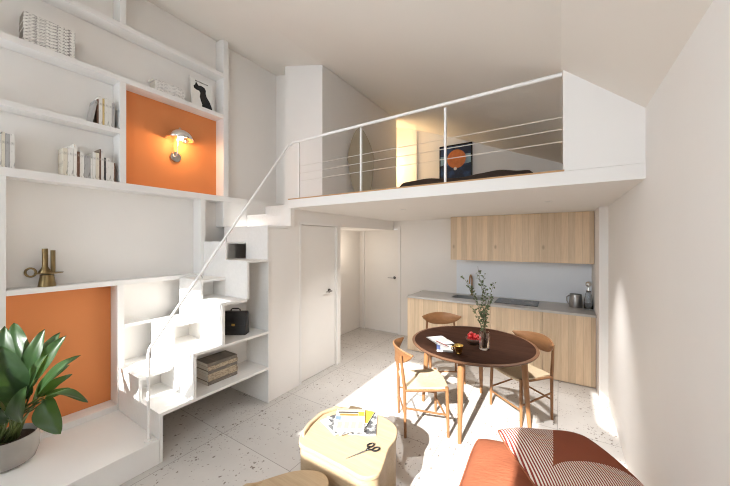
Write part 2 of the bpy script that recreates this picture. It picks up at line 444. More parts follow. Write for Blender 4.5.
# wall behind the camera; its unseen windows are invented to shape the sunlight
mb = MB(); SILL = 1.90; W = [(-3.545, -2.775, 1.72, 3.0, 3.0), (-2.075, -.20, .30, 3.20, 2.82), (.31, .44, SILL, 2.62, 2.62)]
mb.box(XL, W[0][1], YB-.14, YB, 0, W[0][2]); mb.box(W[0][1], W[1][0], YB-.14, YB, 0, SILL); mb.box(W[1][0], W[1][1], YB-.14, YB, 0, W[1][2]); mb.box(W[1][1], XR, YB-.14, YB, 0, SILL)
for a, b in ((XL, W[0][0]), (W[0][1], W[1][0]), (W[1][1], W[2][0]), (W[2][1], XR)): wall_xz(mb, a, b, YB-.14, YB, SILL if a > -3.7 else W[0][2])
for w in W:   # the heads of the windows rise with the roof
    if w is W[0]: mb.box(w[0], w[1], YB-.14, YB, w[3], 4.04); continue   # open above, up to the roof window
    mb.prism([(w[0], w[3])] + ([(-1.10, w[3])] if w[3] > w[4] else []) + [(w[1], w[4])] + [(x, z+.02) for x, z in reversed(prof_between(w[0], w[1]))], YB-.14, YB, axis='y')
struct('wall_front', mb, M['plaster'])
for i, w in enumerate(W):
    mb = MB(); t = .03
    mb.box(w[0]-t, w[0], YB-.13, YB-.09, w[2], w[3]); mb.box(w[1], w[1]+t, YB-.13, YB-.09, w[2], w[4])
    struct('window_%d' % (i+1), mb, M['white'])
mb = MB(); wall_xz(mb, -2.24, -2.09, YB, -.15, 0); struct('added_light_baffle', mb, M['plaster'])  # unseen wall added to keep window light off the left shelves
# unseen blind, added to diffuse sun as fill and stop low beams
bl = thing('window_blind', 'unseen sheer white blind added to diffuse fill light through the window', 'blind', (-1.14, YB-.07, .31))
MB().box(-2.12, -.13, YB-.150, YB-.147, .25, SILL).build('cloth', M['voile'], bl)
MB().box(-2.12, -.13, YB-.165, YB-.142, SILL, SILL+.03).build('top_bar', M['white'], bl)

# wall with the hall opening and the door, up to the loft
mb = MB()
mb.box(XD-.10, XD, 2.30, 2.60, 0, 1.954)
mb.box(XD-.10, XD, 2.60, 2.815, 0, ZS); mb.box(XD-.10, XD, 2.815, 3.535, 2.015, ZS); mb.box(XD-.10, XD, 3.535, 3.633, 0, ZS)
mb.box(XD-.10, XD, 3.633, YK, 2.02, ZS)
mb.box(XD-.10, XD+.06, 2.58, 2.64, 1.982, ZS)
struct('wall_hall', mb, M['plaster'])
mb = MB(); mb.box(XD-.06, XD-.028, 2.82, 3.53, .006, 2.01, .002)
d1 = struct('door_1', mb, M['door'])
def lever(parent, at, out, along):
    """rose plate and lever handle; out = unit normal, along = lever direction"""
    p = Vector(at); o_, a_ = Vector(out), Vector(along)
    MB().tube([p, p+o_*.012], .027, 20).build('rose', M['darkmetal'], parent, 'auto')
    MB().tube([p+o_*.01, p+o_*.05, p+o_*.055+a_*.012, p+o_*.055+a_*.12], [.011, .011, .01, .009], 12).build('door_handle', M['steel'], parent, 'auto')
lever(d1, (XD-.028, 3.40, 1.10), (1, 0, 0), (0, -1, 0))
mb = MB(); mb.box(XD, XD+.008, 3.535, 3.562, 0, 2.045); mb.box(XD, XD+.008, 2.79, 2.815, 0, 2.045); mb.box(XD, XD+.008, 2.815, 3.535, 2.015, 2.045)
struct('trim_1', mb, M['white'])
# hall beyond the opening
struct('wall_hall_side', MB().box(-3.64, -3.56, 3.633, YK, 0, 2.02).box(-3.64, XD-.1, 3.533, 3.633, 0, 2.02), M['plaster'])
struct('ceiling_hall', MB().box(-3.64, XD-.1, 3.55, YK, 2.02, 2.10), M['plaster'])
# kitchen back wall with the second door
mb = MB(); mb.box(-3.64, -3.44, YK, YK+.12, 0, ZS); mb.box(-3.44, -2.66, YK, YK+.12, 2.04, ZS); mb.box(-2.66, XR, YK, YK+.12, 0, ZS)
struct('wall_kitchen', mb, M['plaster'])
d2 = struct('door_2', MB().box(-3.435, -2.665, YK+.01, YK+.05, .006, 2.035, .002), M['door'])
lever(d2, (-2.745, YK+.01, 1.09), (0, -1, 0), (-1, 0, 0))
mb = MB(); mb.box(-3.49, -3.437, YK-.015, YK, 0, 2.09); mb.box(-2.663, -2.61, YK-.015, YK, 0, 2.09); mb.box(-3.437, -2.663, YK-.015, YK, 2.037, 2.09)
struct('trim_2', mb, M['white'])
struct('wall_kitchen_end', MB().box(.365, XR, 4.36, YK, 0, ZS), M['plaster'])
# loft slab, its thin oak edge, the solid part of its parapet, the loft walls
struct('floor_loft', MB().box(XD+.04, XR, YM, YL, ZS, ZT-.008).box(-3.72, XD+.04, 2.94, YL, ZS, ZT-.008), M['plaster'])
struct('trim_3', MB().box(XD+.04, .02, YM-.004, YM+.12, ZT-.008, ZT+.004), M['oakfloor'])
mb = MB(); wall_xz(mb, .012, XR, YM+.010, YM+.10, ZT-.0045)
struct('wall_loft_parapet', mb, M['plaster'])
mb = MB(); wall_xz(mb, -3.25, -2.57, 3.0, 5.10, ZT-.008)
struct('wall_loft_closet', mb, M['plaster'])
mb = MB(); wall_xz(mb, XL, -3.25, 3.25, 3.35, ZT-.008)
struct('wall_loft_side', mb, M['plaster'])
mb = MB(); wall_xz(mb, XL, XR, YL, YL+.12, ZT-.008)
struct('wall_loft_back', mb, M['plaster'])
mb = MB(); mb.box(-2.46, -2.385, YL-.05, YL, ZT, 3.95)
struct('trim_4', mb, M['white'])
# boarding around the stair landing: a ledge along the left wall
struct('trim_5', MB().box(XL, -3.55, 2.60, 3.25, 2.15, 2.363), M['plaster'])

# ------------------------------------------------------------------ low platform
pl = MB().box(XL, -2.74, YB+.02, 1.188, 0, .195, .004).build('platform', M['white'])
tag(pl, 'long low white platform along the left wall carrying the potted plant', 'platform')

# ------------------------------------------------------------------ built-in bookcase on the left wall
XS = -3.55
bc = thing('bookcase', 'tall built-in white bookcase covering the left wall, with two orange backs', 'bookcase', (-3.63, .5, .196))
def shelf(y0, y1, zt, t=.045): MB().box(XL+.004, XS, y0, y1, zt-t, zt, .0015).build('shelf', M['white'], bc)
def upright(y0, y1, z0, z1): MB().box(XL+.004, XS, y0, y1, z0, z1, .0015).build('upright', M['white'], bc)
shelf(-.40, 2.265, 3.897, .05); shelf(-.40, 2.265, 3.385, .05); shelf(-.40, 1.20, 2.875)
shelf(-.40, 2.60, 2.365, .068); shelf(.487, 2.012, 1.425, .042); shelf(.487, 1.18, .25, .053)
shelf(1.235, 1.462, 1.0, .03); shelf(1.235, 1.462, .6, .025)
upright(1.20, 1.25, 2.366, 3.334); upright(1.20, 1.25, 3.898, 4.345)
upright(2.266, 2.331, 2.366, 4.345)
upright(.436, .486, .196, 2.296); upright(1.181, 1.234, .196, 1.382); upright(1.982, 2.035, 1.426, 2.296)
upright(2.266, 2.60, 1.985, 2.296)
bk = MB().box(XL+.001, XL+.008, 1.251, 2.265, 2.366, 3.334).build('back_panel', M['orange'], bc); bk['label'] = 'orange back panel behind the wall lamp'
bk = MB().box(XL+.001, XL+.008, .487, 1.18, .251, 1.382).build('back_panel', M['orange'], bc); bk['label'] = 'orange back panel behind the plant'

# ------------------------------------------------------------------ paddle staircase with open storage
XM, XF = -3.12, -2.74
st = thing('staircase', 'white boxy staircase of alternating half steps with open storage inside', 'staircase', (-3.1, 1.7, 0))
YS = [1.19, 1.465, 1.74, 2.015, 2.298]
T = .024
def sp(name, *b, mat='whitewood'): return MB().box(*b, .001).build(name, M[mat], st)
x0 = XS+.002
for k in range(1, 5):
    ya, yb = YS[k-1], YS[k]
    zr, zl = .4*k, .4*k+.2
    yend = 2.298 if k <= 2 else yb
    sp('tread', x0, XF, ya, yend, zr-T, zr)                                    # room-side step; also a shelf board
    sp('tread', x0, XM, ya, yb+(.0 if k < 4 else 0), zl-T, zl)                 # wall-side step
    sp('back_panel', XM-.25, XM-.235, ya+T, yb-.001, zr+.001, zl-T-.001)
    # riser under the room-side step
    if k == 1: sp('side_panel', x0, XF, ya, ya+T, .001, zr-T); sp('side_panel', x0, XM, ya, ya+T, zr, zl-T)
    else:
        sp('riser', XM, XF, ya, ya+T, zr-.4, zr-T)
        sp('riser', x0, XM, ya, ya+T, zl-.6, zr-T); sp('riser', x0, XM, ya, ya+T, zr, zl-T)
sp('riser', XM, XF, 2.298-T, 2.298, 1.6, 1.955); sp('riser', x0, XM, 2.298-T, 2.298, 1.8, 1.955)
sp('tread', x0, XF, 2.298-T, 2.60, 1.956, 1.98)
sp('riser', x0, XD-.101, 2.601, 2.601+T, 1.956, 2.126)
sp('tread', x0, XD-.101, 2.601, 2.93, 2.127, 2.151); sp('riser', x0, XD-.101, 2.905, 2.93, 2.152, 2.295)
# backs of the room-side compartments
sp('back_panel', x0, x0+.015, YS[0]+T, 2.296, .001, .375)
for (ya, z0, z1) in ((YS[1]+T, .401, .775), (YS[2]+T, .801, 1.175), (YS[3]+T, 1.201, 1.575)):
    sp('back_panel', XM-.02, XM-.002, ya, 2.296, z0, z1)
sp('side_panel', x0+.016, XF, 2.285, 2.299, .001, .375); sp('side_panel', XM-.002, XF, 2.285, 2.298, .401, .775); sp('side_panel', XM-.002, XF, 2.285, 2.298, .801, 1.575)

# ------------------------------------------------------------------ handrail of the stair, railing of the loft
hr = thing('handrail', 'white tubular handrail climbing the stairs from the platform', 'handrail', (-2.80, 1.135, .195))
MB().tube([(-2.80, 1.135, .197), (-2.80, 1.135, .90), (-2.798, 1.145, .94), (-2.70, 2.545, 2.93)], .0115, 12).build('rail', M['railpaint'], hr, 'auto')
MB().tube([(-2.80, 1.135, .196), (-2.80, 1.135, .204)], .03, 16).build('foot_plate', M['railpaint'], hr, 'auto')
for (y, z, tx) in ((1.555, 1.52, XM), (1.79, 1.855, XM)):
    x = -2.80+.1*(y-1.145)/1.4
    MB().tube([(x, y, z), (x-.02, y+.01, z-.04), (x-.03, y+.02, z-.06)], .006, 8).build('bracket', M['steel'], hr)
rl = thing('railing', 'white loft railing with slim posts and three taut cables', 'railing', (-1.3, YM+.02, ZT+.004))
yr = YM+.02
MB().tube([(-2.70, yr-.01, 2.935), (-2.66, yr, 2.965), (.008, yr, 2.985)], .0145, 12).build('top_rail', M['railpaint'], rl, 'auto')
for x in (-2.565, -1.70, -.835):
    MB().box(x-.009, x+.009, yr-.009, yr+.009, ZT+.004, 2.945).build('post', M['railpaint'], rl)
for z in (2.675, 2.59, 2.502):
    MB().tube([(-2.565, yr, z), (.010, yr, z+.006)], .0035, 6).build('cable', M['cable'], rl)

# ------------------------------------------------------------------ things up in the loft
bed = thing('bed', 'low bed with rumpled dark brown bedding in the loft', 'bed', (-1.1, 4.75, ZT))
MB().box(-1.95, -.28, 3.95, 5.58, ZT-.002, 2.40, .01).build('bed_frame', M['boardwood'], bed)
MB().box(-1.93, -.30, 3.97, 5.56, 2.40, 2.55, .03).build('mattress', M['paper'], bed)
def duv(u, v):
    x = -1.99+1.75*u; y = 3.92+1.6*v
    e = min(u, 1-u)*1.75; f = v*1.6
    k = min(1, e/.10); k2 = min(1, f/.10)
    h = 2.45+.19*math.sqrt(max(0, 1-(1-k)**2))*math.sqrt(max(.0, 1-(1-k2)**2))
    return (x, y, h + .03*mnoise.noise(Vector((x*3.5, y*3.5, 0)))*k*k2 + .02*k*k2*math.sin(x*7))
MB().grid(duv, 50, 44).build('bedspread', M['duvet'], bed, True, thick=.02)
pt = thing('painting', 'dark blue painting of an orange ball hung on the back wall of the loft', 'painting', (-1.63, YL-.002, 3.28))
pt['_w'] = 0
MB().box(-.30, .30, -.035, -.002, -.34, .30, .003).build('frame', M['black'], pt)
MB().box(-.275, .275, -.040, -.0352, -.315, .275).build('canvas', M['canvas'], pt)
# surfboard leaning against the closet wall
out = []
for t in range(25):
    z = t/24
    out.append((.205*(math.sin(PI*min(1, (.10+.9*z)))**.62 if z < 1 else 0)*(.62+.5*z if z < .55 else 1-.12*(z-.55)), z*1.12))
pts = [(-x, z) for x, z in out] + [(x, z) for x, z in reversed(out[:-1])]
sb = MB().prism([(x, z) for x, z in pts], -.017, .017, .008, 3, axis='y').build('surfboard', M['boardwood'], None, 'auto')
sb.location = (-2.36, 3.63, ZT+.012); sb.rotation_euler = (math.radians(-2), math.radians(-2.5), math.radians(38))
tag(sb, 'wooden surfboard leaning on the closet wall of the loft', 'surfboard')

# ------------------------------------------------------------------ kitchen
kc = [(-2.15, -1.50), (-1.50, -.855), (-.855, -.21), (-.21, .36)]
desc = ['oak base cabinet at the left end of the kitchen row by the door', 'oak base cabinet under the sink', 'oak base cabinet under the black cooktop', 'oak base cabinet at the right end under the steel pitcher']
for i, (a, b) in enumerate(kc):
    t = thing('base_cabinet', desc[i], 'cabinet', ((a+b)/2, 5.0, 0), 'oak kitchen base cabinets')
    MB().box(a+.001, b-.001, 4.69, YK-.003, .001, .78).build('body', M['oak'], t)
    g = .0025 if i >= 2 else .001
    MB().box(a+g, b-g, 4.665, 4.688, .012, .868, .001).build('door', M['oak'], t)
# worktop with the sink cut out
SX0, SX1, SY0, SY1 = -1.50, -.955, 4.90, 5.22
wt = MB(); z0, z1 = .872, .90
wt.box(-2.155, SX0, 4.645, YK-.002, z0, z1); wt.box(SX1, .362, 4.645, YK-.002, z0, z1)
wt.box(SX0, SX1, 4.645, SY0, z0, z1); wt.box(SX0, SX1, SY1, YK-.002, z0, z1)
wt = wt.build('worktop', M['counter']); tag(wt, 'thin grey stone worktop running along the kitchen cabinets', 'worktop')
sk = thing('sink', 'steel sink sunk into the worktop left of the cooktop', 'sink', (-1.23, 5.06, .79))
mb = MB(); e = .002
mb.box(SX0+e, SX1-e, SY0+e, SY1-e, .786, .79); mb.box(SX0+e, SX0+.01, SY0+e, SY1-e, .79, .9005); mb.box(SX1-.01, SX1-e, SY0+e, SY1-e, .79, .9005)
mb.box(SX0+.01, SX1-.01, SY0+e, SY0+.01, .79, .9005); mb.box(SX0+.01, SX1-.01, SY1-.01, SY1-e, .79, .9005)
mb.build('basin', M['steel'], sk); MB().tube([(-1.23, 5.06, .7902), (-1.23, 5.06, .793)], .04, 20).build('drain', M['chrome'], sk)
fc = thing('faucet', 'slim copper kitchen faucet standing behind the sink', 'faucet', (-1.255, 5.275, .90))
MB().tube([(-1.255, 5.275, .901), (-1.255, 5.275, .915)], .026, 18).build('base', M['copper'], fc, 'auto')
arc = [(-1.255, 5.275, .91), (-1.255, 5.275, 1.16)] + [(-1.255, 5.275-.075*(1-math.cos(a)), 1.16+.085*math.sin(a)) for a in [PI*k/10 for k in range(1, 11)]] + [(-1.255, 5.125, 1.11)]
MB().tube(arc, .013, 12).build('spout', M['copper'], fc, 'auto')
MB().tube([(-1.242, 5.275, .96), (-1.20, 5.265, .985)], .006, 8).build('lever', M['copper'], fc, 'auto')
hob = thing('cooktop', 'black glass cooktop set in the worktop behind the table', 'cooktop', (-.55, 5.05, .90))
gp = MB().box(-.83, -.27, 4.82, 5.26, .9005, .906, .002).build('glass_plate', M['black'], hob)
for (x, y, r) in ((-.69, 5.14, .085), (-.42, 5.14, .07), (-.69, 4.95, .07), (-.42, 4.95, .085)):
    MB().tube([(x+r*math.cos(2*PI*k/28), y+r*math.sin(2*PI*k/28), .9058) for k in range(28)], .0015, 6, closed=True).build('burner', M['steel'], hob)
bs = MB().box(-1.53, .363, YK-.010, YK-.002, .901, 1.508).build('skylight_tint_panel', M['sky_tint']); tag(bs, 'pale panel with a cool daylight tint between worktop and wall cabinets', 'skylight_tint_panel')  # added panel; the wall's cool skylight tint is put into its colour
wc = [(-1.50, -.875), (-.875, -.25), (-.25, .362)]
wd = ['oak wall cabinet at the left end above the sink', 'oak wall cabinet in the middle above the cooktop', 'oak wall cabinet at the right end above the glass bottle']
for i, (a, b) in enumerate(wc):
    t = thing('wall_cabinet', wd[i], 'cabinet', ((a+b)/2, 5.1, 1.51), 'oak kitchen wall cabinets')
    MB().box(a+.001, b-.001, 4.925, YK-.012, 1.512, ZS-.004).build('body', M['oak'], t)
    MB().box(a+.0008, b-.0008, 4.90, 4.923, 1.508, ZS-.004, .0008).build('door', M['oak'], t)
# steel pitcher
pc = thing('pitcher', 'brushed steel pitcher with a handle standing on the worktop', 'pitcher', (.17, 5.10, .901))
MB().lathe([(0, 0), (.078, 0), (.08, .004), (.074, .10), (.07, .175), (.066, .175), (.07, .10), (.074, .01), (0, .01)], (.17, 5.10, .902), 30).build('body', M['steel'], pc, 'auto')
a0 = Vector((-.84, -.54, 0))
MB().tube([Vector((.17, 5.10, 0)) + a0*r + Vector((0, 0, z)) for r, z in ((.068, 1.05), (.095, 1.062), (.122, 1.04), (.122, .99), (.10, .95), (.072, .935))], .008, 8).build('handle', M['steel'], pc, 'auto')
# glass carafe with round stopper
cf = thing('carafe', 'smoky glass bottle with a round stopper in the worktop corner', 'bottle', (.315, 5.0, .901))
MB().lathe([(0, 0), (.05, 0), (.054, .01), (.05, .10), (.036, .19), (.026, .235), (.03, .245), (.026, .247), (.022, .235), (.032, .19), (.046, .10), (.05, .012), (0, .008)], (.305, 5.0, .902), 28).build('body', M['smoke'], cf, True)
MB().lathe([(.0, .225), (.018, .225), (.018, .255), (.010, .275), (.010, .30)], (.305, 5.0, .902), 20).sphere((.305, 5.0, 1.235), .036, 12).build('stopper', M['chrome'], cf, True)
# recessed ceiling spots under the loft
for i, (x, y, d) in enumerate(((-1.64, 3.42, 'small recessed spotlight under the loft above the rear chair'), (-.11, 3.52, 'small recessed spotlight under the loft right of the wall cabinets'))):
    t = thing('spotlight', d, 'spotlight', (x, y, ZS-.004))
    MB().lathe([(.036, .003), (.036, 0), (.024, 0), (.022, .003)], (x, y, ZS-.004), 24).build('ring', M['white'], t, 'auto')
    MB().lathe([(0, .001), (.022, .001), (.022, .003)], (x, y, ZS-.004), 20).build('lens', M['steel'], t)

# ------------------------------------------------------------------ dining table
TX, TY, TZ, TR = -.78, 3.28, .757, .615
tb = thing('dining_table', 'round dark walnut dining table carrying the bowl of red fruit', 'table', (TX, TY, 0))
MB().lathe([(0, TZ-.034), (TR-.055, TZ-.034), (TR-.03, TZ-.027), (TR-.03, TZ), (0, TZ)], (TX, TY, 0), 72).build('tabletop', M['walnut_top'], tb, 'auto')
MB().lathe([(TR-.0298, TZ-.027), (TR-.012, TZ-.02), (TR-.002, TZ-.008), (TR-.001, TZ-.004), (TR-.006, TZ-.0005), (TR-.0298, TZ-.0002)], (TX, TY, 0), 72).build('table_edge', M['walnut_edge'], tb, 'auto')
MB().lathe([(.40, TZ-.085), (.42, TZ-.085), (.42, TZ-.035), (.40, TZ-.035), (.40, TZ-.085)], (TX, TY, 0), 48).build('apron', M['walnut'], tb, 'auto')
for a in (-88, 2, 92, 182):
    c_, s_ = math.cos(math.radians(a)), math.sin(math.radians(a))
    p0 = Vector((TX+.475*c_, TY+.475*s_, TZ-.034)); p1 = Vector((TX+.53*c_, TY+.53*s_, .001))
    MB().tube([p0, p0.lerp(p1, .3), p1], [.031, .029, .016], 16).build('leg', M['walnut'], tb, 'auto')

# ------------------------------------------------------------------ chairs (local: faces +y)
def make_chair():
    t = thing('dining_chair', '', 'chair', (0, 0, 0), 'wooden dining chairs around the table', world=False)
    t['_w'] = 0
    SZ = .445
    for s in (-1, 1):
        MB().tube([(s*.205, -.195, .001), (s*.198, -.20, .44), (s*.185, -.235, .745)], [.0125, .0165, .0125], 12).build('leg', M['chairwood'], t, 'auto')
        MB().tube([(s*.215, .20, .001), (s*.21, .195, .30), (s*.205, .19, SZ+.012)], [.0125, .0165, .0165], 12).build('leg', M['chairwood'], t, 'auto')
    def seat(u, v):
        y = -.20+.405*v; w = .19+.028*v
        a = (2*u-1)
        r = 1-.10*max(0, (v-.75)/.25)**2
        z = SZ+.010-.014*(1-a*a)*(1-(2*v-1)**2)
        return (a*w*r, y+.02*(1-a*a)*(v > .99), z)
    mb = MB().grid(seat, 20, 20)
    o = mb.build('seat', M['woven'], t, True)
    md = o.modifiers.new('thickness', 'SOLIDIFY'); md.thickness = .028; md.offset = -1
    mb = o.modifiers.new('round', 'BEVEL'); mb.width = .009; mb.segments = 3
    MB().tube([(-.205, -.20, .43), (-.21, .195, .43)], .012, 10).build('seat_rail', M['chairwood'], t, 'auto')
    MB().tube([(.205, -.20, .43), (.21, .195, .43)], .012, 10).build('seat_rail', M['chairwood'], t, 'auto')
    for s in (-1, 1):
        MB().tube([(s*.203, -.195, .27), (s*.213, .20, .20)], .0095, 10).build('stretcher', M['chairwood'], t, 'auto')
    MB().tube([(-.213, .198, .155), (.213, .198, .155)], .0095, 10).build('stretcher', M['chairwood'], t, 'auto')
    MB().tube([(-.203, -.196, .20), (.203, -.196, .20)], .0095, 10).build('stretcher', M['chairwood'], t, 'auto')
    def back(u, v):
        a = 2*u-1
        x = .265*a
        top = .80-.03*abs(a)**2.2
        bot = .80-.03-.135*max(0, 1-abs(a)**2.4)**.75
        z = top+(bot-top)*v
        y = -.275+.125*a*a+.012*math.sin(PI*v) + (.785-z)*.12
        return (x, y, z)
    o = MB().grid(back, 28, 8).build('backrest', M['chairwood'], t, True)
    md = o.modifiers.new('thickness', 'SOLIDIFY'); md.thickness = .016; md.offset = 0
    b2 = o.modifiers.new('round', 'BEVEL'); b2.width = .005; b2.segments = 2
    return t
ch0 = make_chair()
CH = [(-1.16, 2.845, math.atan2(.57, .82)-PI/2, 'sunlit wooden chair with woven seat, nearest the wooden coffee table'),
      (-1.31, 3.99, math.atan2(-.86, .50)-PI/2, 'wooden chair behind the table, in front of the oak cabinets at left'),
      (-.36, 3.61, math.atan2(-.76, -.65)-PI/2, 'wooden chair on the right of the table, nearest the white right wall')]
for i, (x, y, rz, lab) in enumerate(CH):
    c = ch0 if i == 0 else copy_tree(ch0)
    c.location = (x, y, 0); c.rotation_euler = (0, 0, rz); c['label'] = lab

# ------------------------------------------------------------------ on the table
zt = TZ+.001
def sheet(name, mat, c, w, h, t, rz, label, cat, group=None, curl=0):
    mb = MB().box(-w/2, w/2, -h/2, h/2, 0, t)
    o = mb.build(name, M[mat]); o.location = c; o.rotation_euler = (0, 0, rz)
    return tag(o, label, cat, group)
nb = thing('notebook', 'open grey notebook lying on the dark table', 'notebook', (-1.07, 3.13, zt), world=False, rz=math.radians(-42)); nb['_w'] = 0
MB().box(-.135, .135, -.09, .09, 0, .006, .001).build('cover', M['book_grey'], nb)
MB().grid(lambda u, v: (-.13+.26*u, -.085+.17*v, .007+.007*abs(math.sin(2*PI*u))**.7), 24, 2).build('pages', M['print_notes'], nb, True)
sheet('booklet', 'print_blue', (-.955, 2.93, zt), .15, .20, .004, math.radians(20), 'thin white booklet under the pencil beside the gold jug', 'booklet')
pn = thing('pencil', 'red pencil lying on the papers beside the gold jug', 'pencil', (-.98, 2.99, zt+.022))
MB().tube([(-1.08, 3.035, zt+.024), (-.93, 2.955, zt+.018)], .0045, 6).build('shaft', M['book_red'], pn); MB().tube([(-.93, 2.955, zt+.018), (-.918, 2.948, zt+.0175)], [.0045, .0008], 6).build('tip', M['black'], pn)
gc = thing('jug', 'small polished gold jug on the table edge', 'jug', (-.80, 2.86, zt))
MB().lathe([(0, 0), (.026, 0), (.028, .006), (.024, .012), (.036, .045), (.040, .075), (.043, .082), (.038, .080), (.034, .045), (.022, .016), (0, .014)], (-.80, 2.86, zt), 26).build('body', M['gold'], gc, True)
MB().tube([(-.80-.036*.84, 2.86-.036*.54, zt+.07), (-.80-.066*.84, 2.86-.066*.54, zt+.068), (-.80-.066*.84, 2.86-.066*.54, zt+.045), (-.80-.034*.84, 2.86-.034*.54, zt+.03)], .0045, 8).build('handle', M['gold'], gc, True)
bx, by = -.755, 3.24
bw = MB().lathe([(0, 0), (.045, 0), (.062, .018), (.078, .055), (.074, .055), (.058, .022), (0, .008)], (bx, by, zt), 32).build('bowl', M['bowlwood'], None, True)
tag(bw, 'dark wooden bowl heaped with red fruit on the table', 'bowl')
fr0 = None; k = 0
ring = [(0, 0, .033, 'at the bottom')] + [(.041, a, .043, '') for a in range(0, 360, 60)] + [(.044, a+20, .071, '') for a in range(0, 360, 72)] + [(0, 0, .074, ''), (.022, 200, .098, '')]
words = ['red fruit at the bottom middle of the wooden bowl'] + ['red fruit in the lower ring of the bowl, %s' % w for w in ('right side', 'back right', 'back left', 'left side', 'front left', 'front right')] + \
    ['red fruit in the upper ring of the bowl, %s' % w for w in ('right', 'back', 'left', 'front left', 'front right')] + ['red fruit in the middle of the upper ring of the bowl', 'topmost red fruit on the bowl']
for (r, a, z, _), wd_ in zip(ring, words):
    p = (bx+r*math.cos(math.radians(a)), by+r*math.sin(math.radians(a)), zt+z)
    if fr0 is None:
        fr0 = thing('fruit', wd_, 'fruit', p, 'red fruits in the bowl', world=False); fr0['_w'] = 0
        MB().sphere((0, 0, 0), .0215, 10, .93).build('flesh', M['redfruit'], fr0, True)
        MB().tube([(0, 0, .018), (.002, 0, .026)], .0016, 6).build('stalk', M['stem'], fr0)
    else:
        c = copy_tree(fr0); c.location = p; c['label'] = wd_
vx, vy = -.627, 3.12
vs = MB().lathe([(0, 0), (.044, 0), (.047, .004), (.049, .165), (.0455, .165), (.043, .014), (0, .012)], (vx, vy, zt), 36).build('vase', M['glass'], None, 'auto')
tag(vs, 'clear glass cylinder vase on the dark table holding leafy twigs', 'vase')
br = thing('branch', 'tall loose bunch of thin leafy twigs standing in the glass vase', 'branch', (vx, vy, zt+.014))
rng = random.Random(3)
cr = Vector((.842, .539, 0)); cf_ = Vector((-.539, .842, 0))
lf = MB(); tw = MB()
TIPS = [(-.065, 1.56, .0), (-.20, 1.47, .05), (.07, 1.40, -.06), (-.13, 1.27, -.08), (.03, 1.47, .09), (-.03, 1.38, -.1), (-.16, 1.38, -.02), (.09, 1.25, .05), (-.09, 1.15, .08)]
for (dr, z, df) in TIPS:
    base = Vector((vx, vy, zt+.02)) + cr*(-dr*.1) + cf_*(-df*.15)
    tip = Vector((vx, vy, z)) + cr*dr + cf_*df
    P = []
    for i in range(9):
        t = i/8; p = base.lerp(tip, t)
        p += cr*(-dr*.35*math.sin(PI*t)) + Vector((rng.uniform(-1, 1), rng.uniform(-1, 1), 0))*.006*(t > .2)
        # pass the vase mouth inside
        P.append(p)
    tw.tube(P, [.0028-.0016*i/8 for i in range(9)], 6)
    for k in range(44):
        t = rng.uniform(.36, 1.0); i = min(7, int(t*8)); p = P[i].lerp(P[i+1], t*8-i)
        d = Vector((rng.uniform(-1, 1), rng.uniform(-1, 1), rng.uniform(-.2, .9))).normalized()
        n = d.cross(Vector((rng.uniform(-1, 1), rng.uniform(-1, 1), rng.uniform(-1, 1)))).normalized()
        L = rng.uniform(.018, .032); w = L*.36
        q0 = p + d*.006
        vs_ = [lf.bm.verts.new(c) for c in (q0, q0+d*L*.5+n*w, q0+d*L+d.cross(n)*.002, q0+d*L*.5-n*w)]
        lf.bm.faces.new(vs_)
tw.build('twig', M['twig'], br, True)
f_ = lf.build('leaves', M['sprig'], br, recalc=False)

# ------------------------------------------------------------------ wooden tray coffee tables
def smooth_closed(pts, n=8):
    out = []; m = len(pts)
    for i in range(m):
        p0, p1, p2, p3 = [Vector(pts[(i+j-1) % m]) for j in range(4)]
        for k in range(n):
            t = k/n
            out.append(.5*((2*p1)+(-p0+p2)*t+(2*p0-5*p1+4*p2-p3)*t*t+(-p0+3*p1-3*p2+p3)*t**3))
    return [(v.x, v.y) for v in out]
def scaled(pts, d):
    c = Vector((sum(p[0] for p in pts)/len(pts), sum(p[1] for p in pts)/len(pts)))
    return [tuple(c+(Vector(p)-c)*(1-d/max(.05, (Vector(p)-c).length))) for p in pts]
def tray_table(pts, h, label, rimpts):
    c = (sum(p[0] for p in pts)/len(pts), sum(p[1] for p in pts)/len(pts), 0)
    t = thing('coffee_table', label, 'coffee table', c, 'rounded wooden coffee tables')
    o2 = smooth_closed(pts)
    MB().prism(scaled(o2, .012), .001, h-.035, 0).build('base', M['ply'], t, 'auto')
    MB().prism(o2, h-.034, h-.004, .010, 4).build('tabletop', M['ply'], t, 'auto')
    mb = MB(); mb.tube(rimpts, [.004]+[.016]*(len(rimpts)-2)+[.004], 14)
    mb.build('rim', M['ply'], t, True)
    return t
BIG = [(-1.565, 1.575), (-1.635, 1.72), (-1.66, 1.92), (-1.59, 2.075), (-1.41, 2.135), (-1.22, 2.15), (-1.06, 2.09), (-.995, 1.97), (-.985, 1.84), (-.945, 1.70), (-.93, 1.60), (-1.00, 1.53), (-1.15, 1.535), (-1.40, 1.54), (-1.50, 1.54)]
rim = [(-1.545, 1.60, .385), (-1.585, 1.64, .401), (-1.618, 1.74, .403), (-1.638, 1.90, .403), (-1.585, 2.04, .402), (-1.53, 2.085, .385)]
tray_table(BIG, .40, 'tall rounded wooden coffee table with magazines and scissors on top', rim)
SM = [(-1.60, 1.17), (-1.545, 1.27), (-1.44, 1.42), (-1.31, 1.495), (-1.215, 1.475), (-1.16, 1.38), (-1.12, 1.20), (-1.08, 1.0), (-1.14, .90), (-1.35, .89), (-1.56, .95), (-1.62, 1.06)]
rim = [(-1.57, .97, .315), (-1.60, 1.06, .331), (-1.585, 1.16, .333), (-1.53, 1.26, .318)]
tray_table(SM, .33, 'lower rounded wooden coffee table, shaded, at the bottom edge', rim)
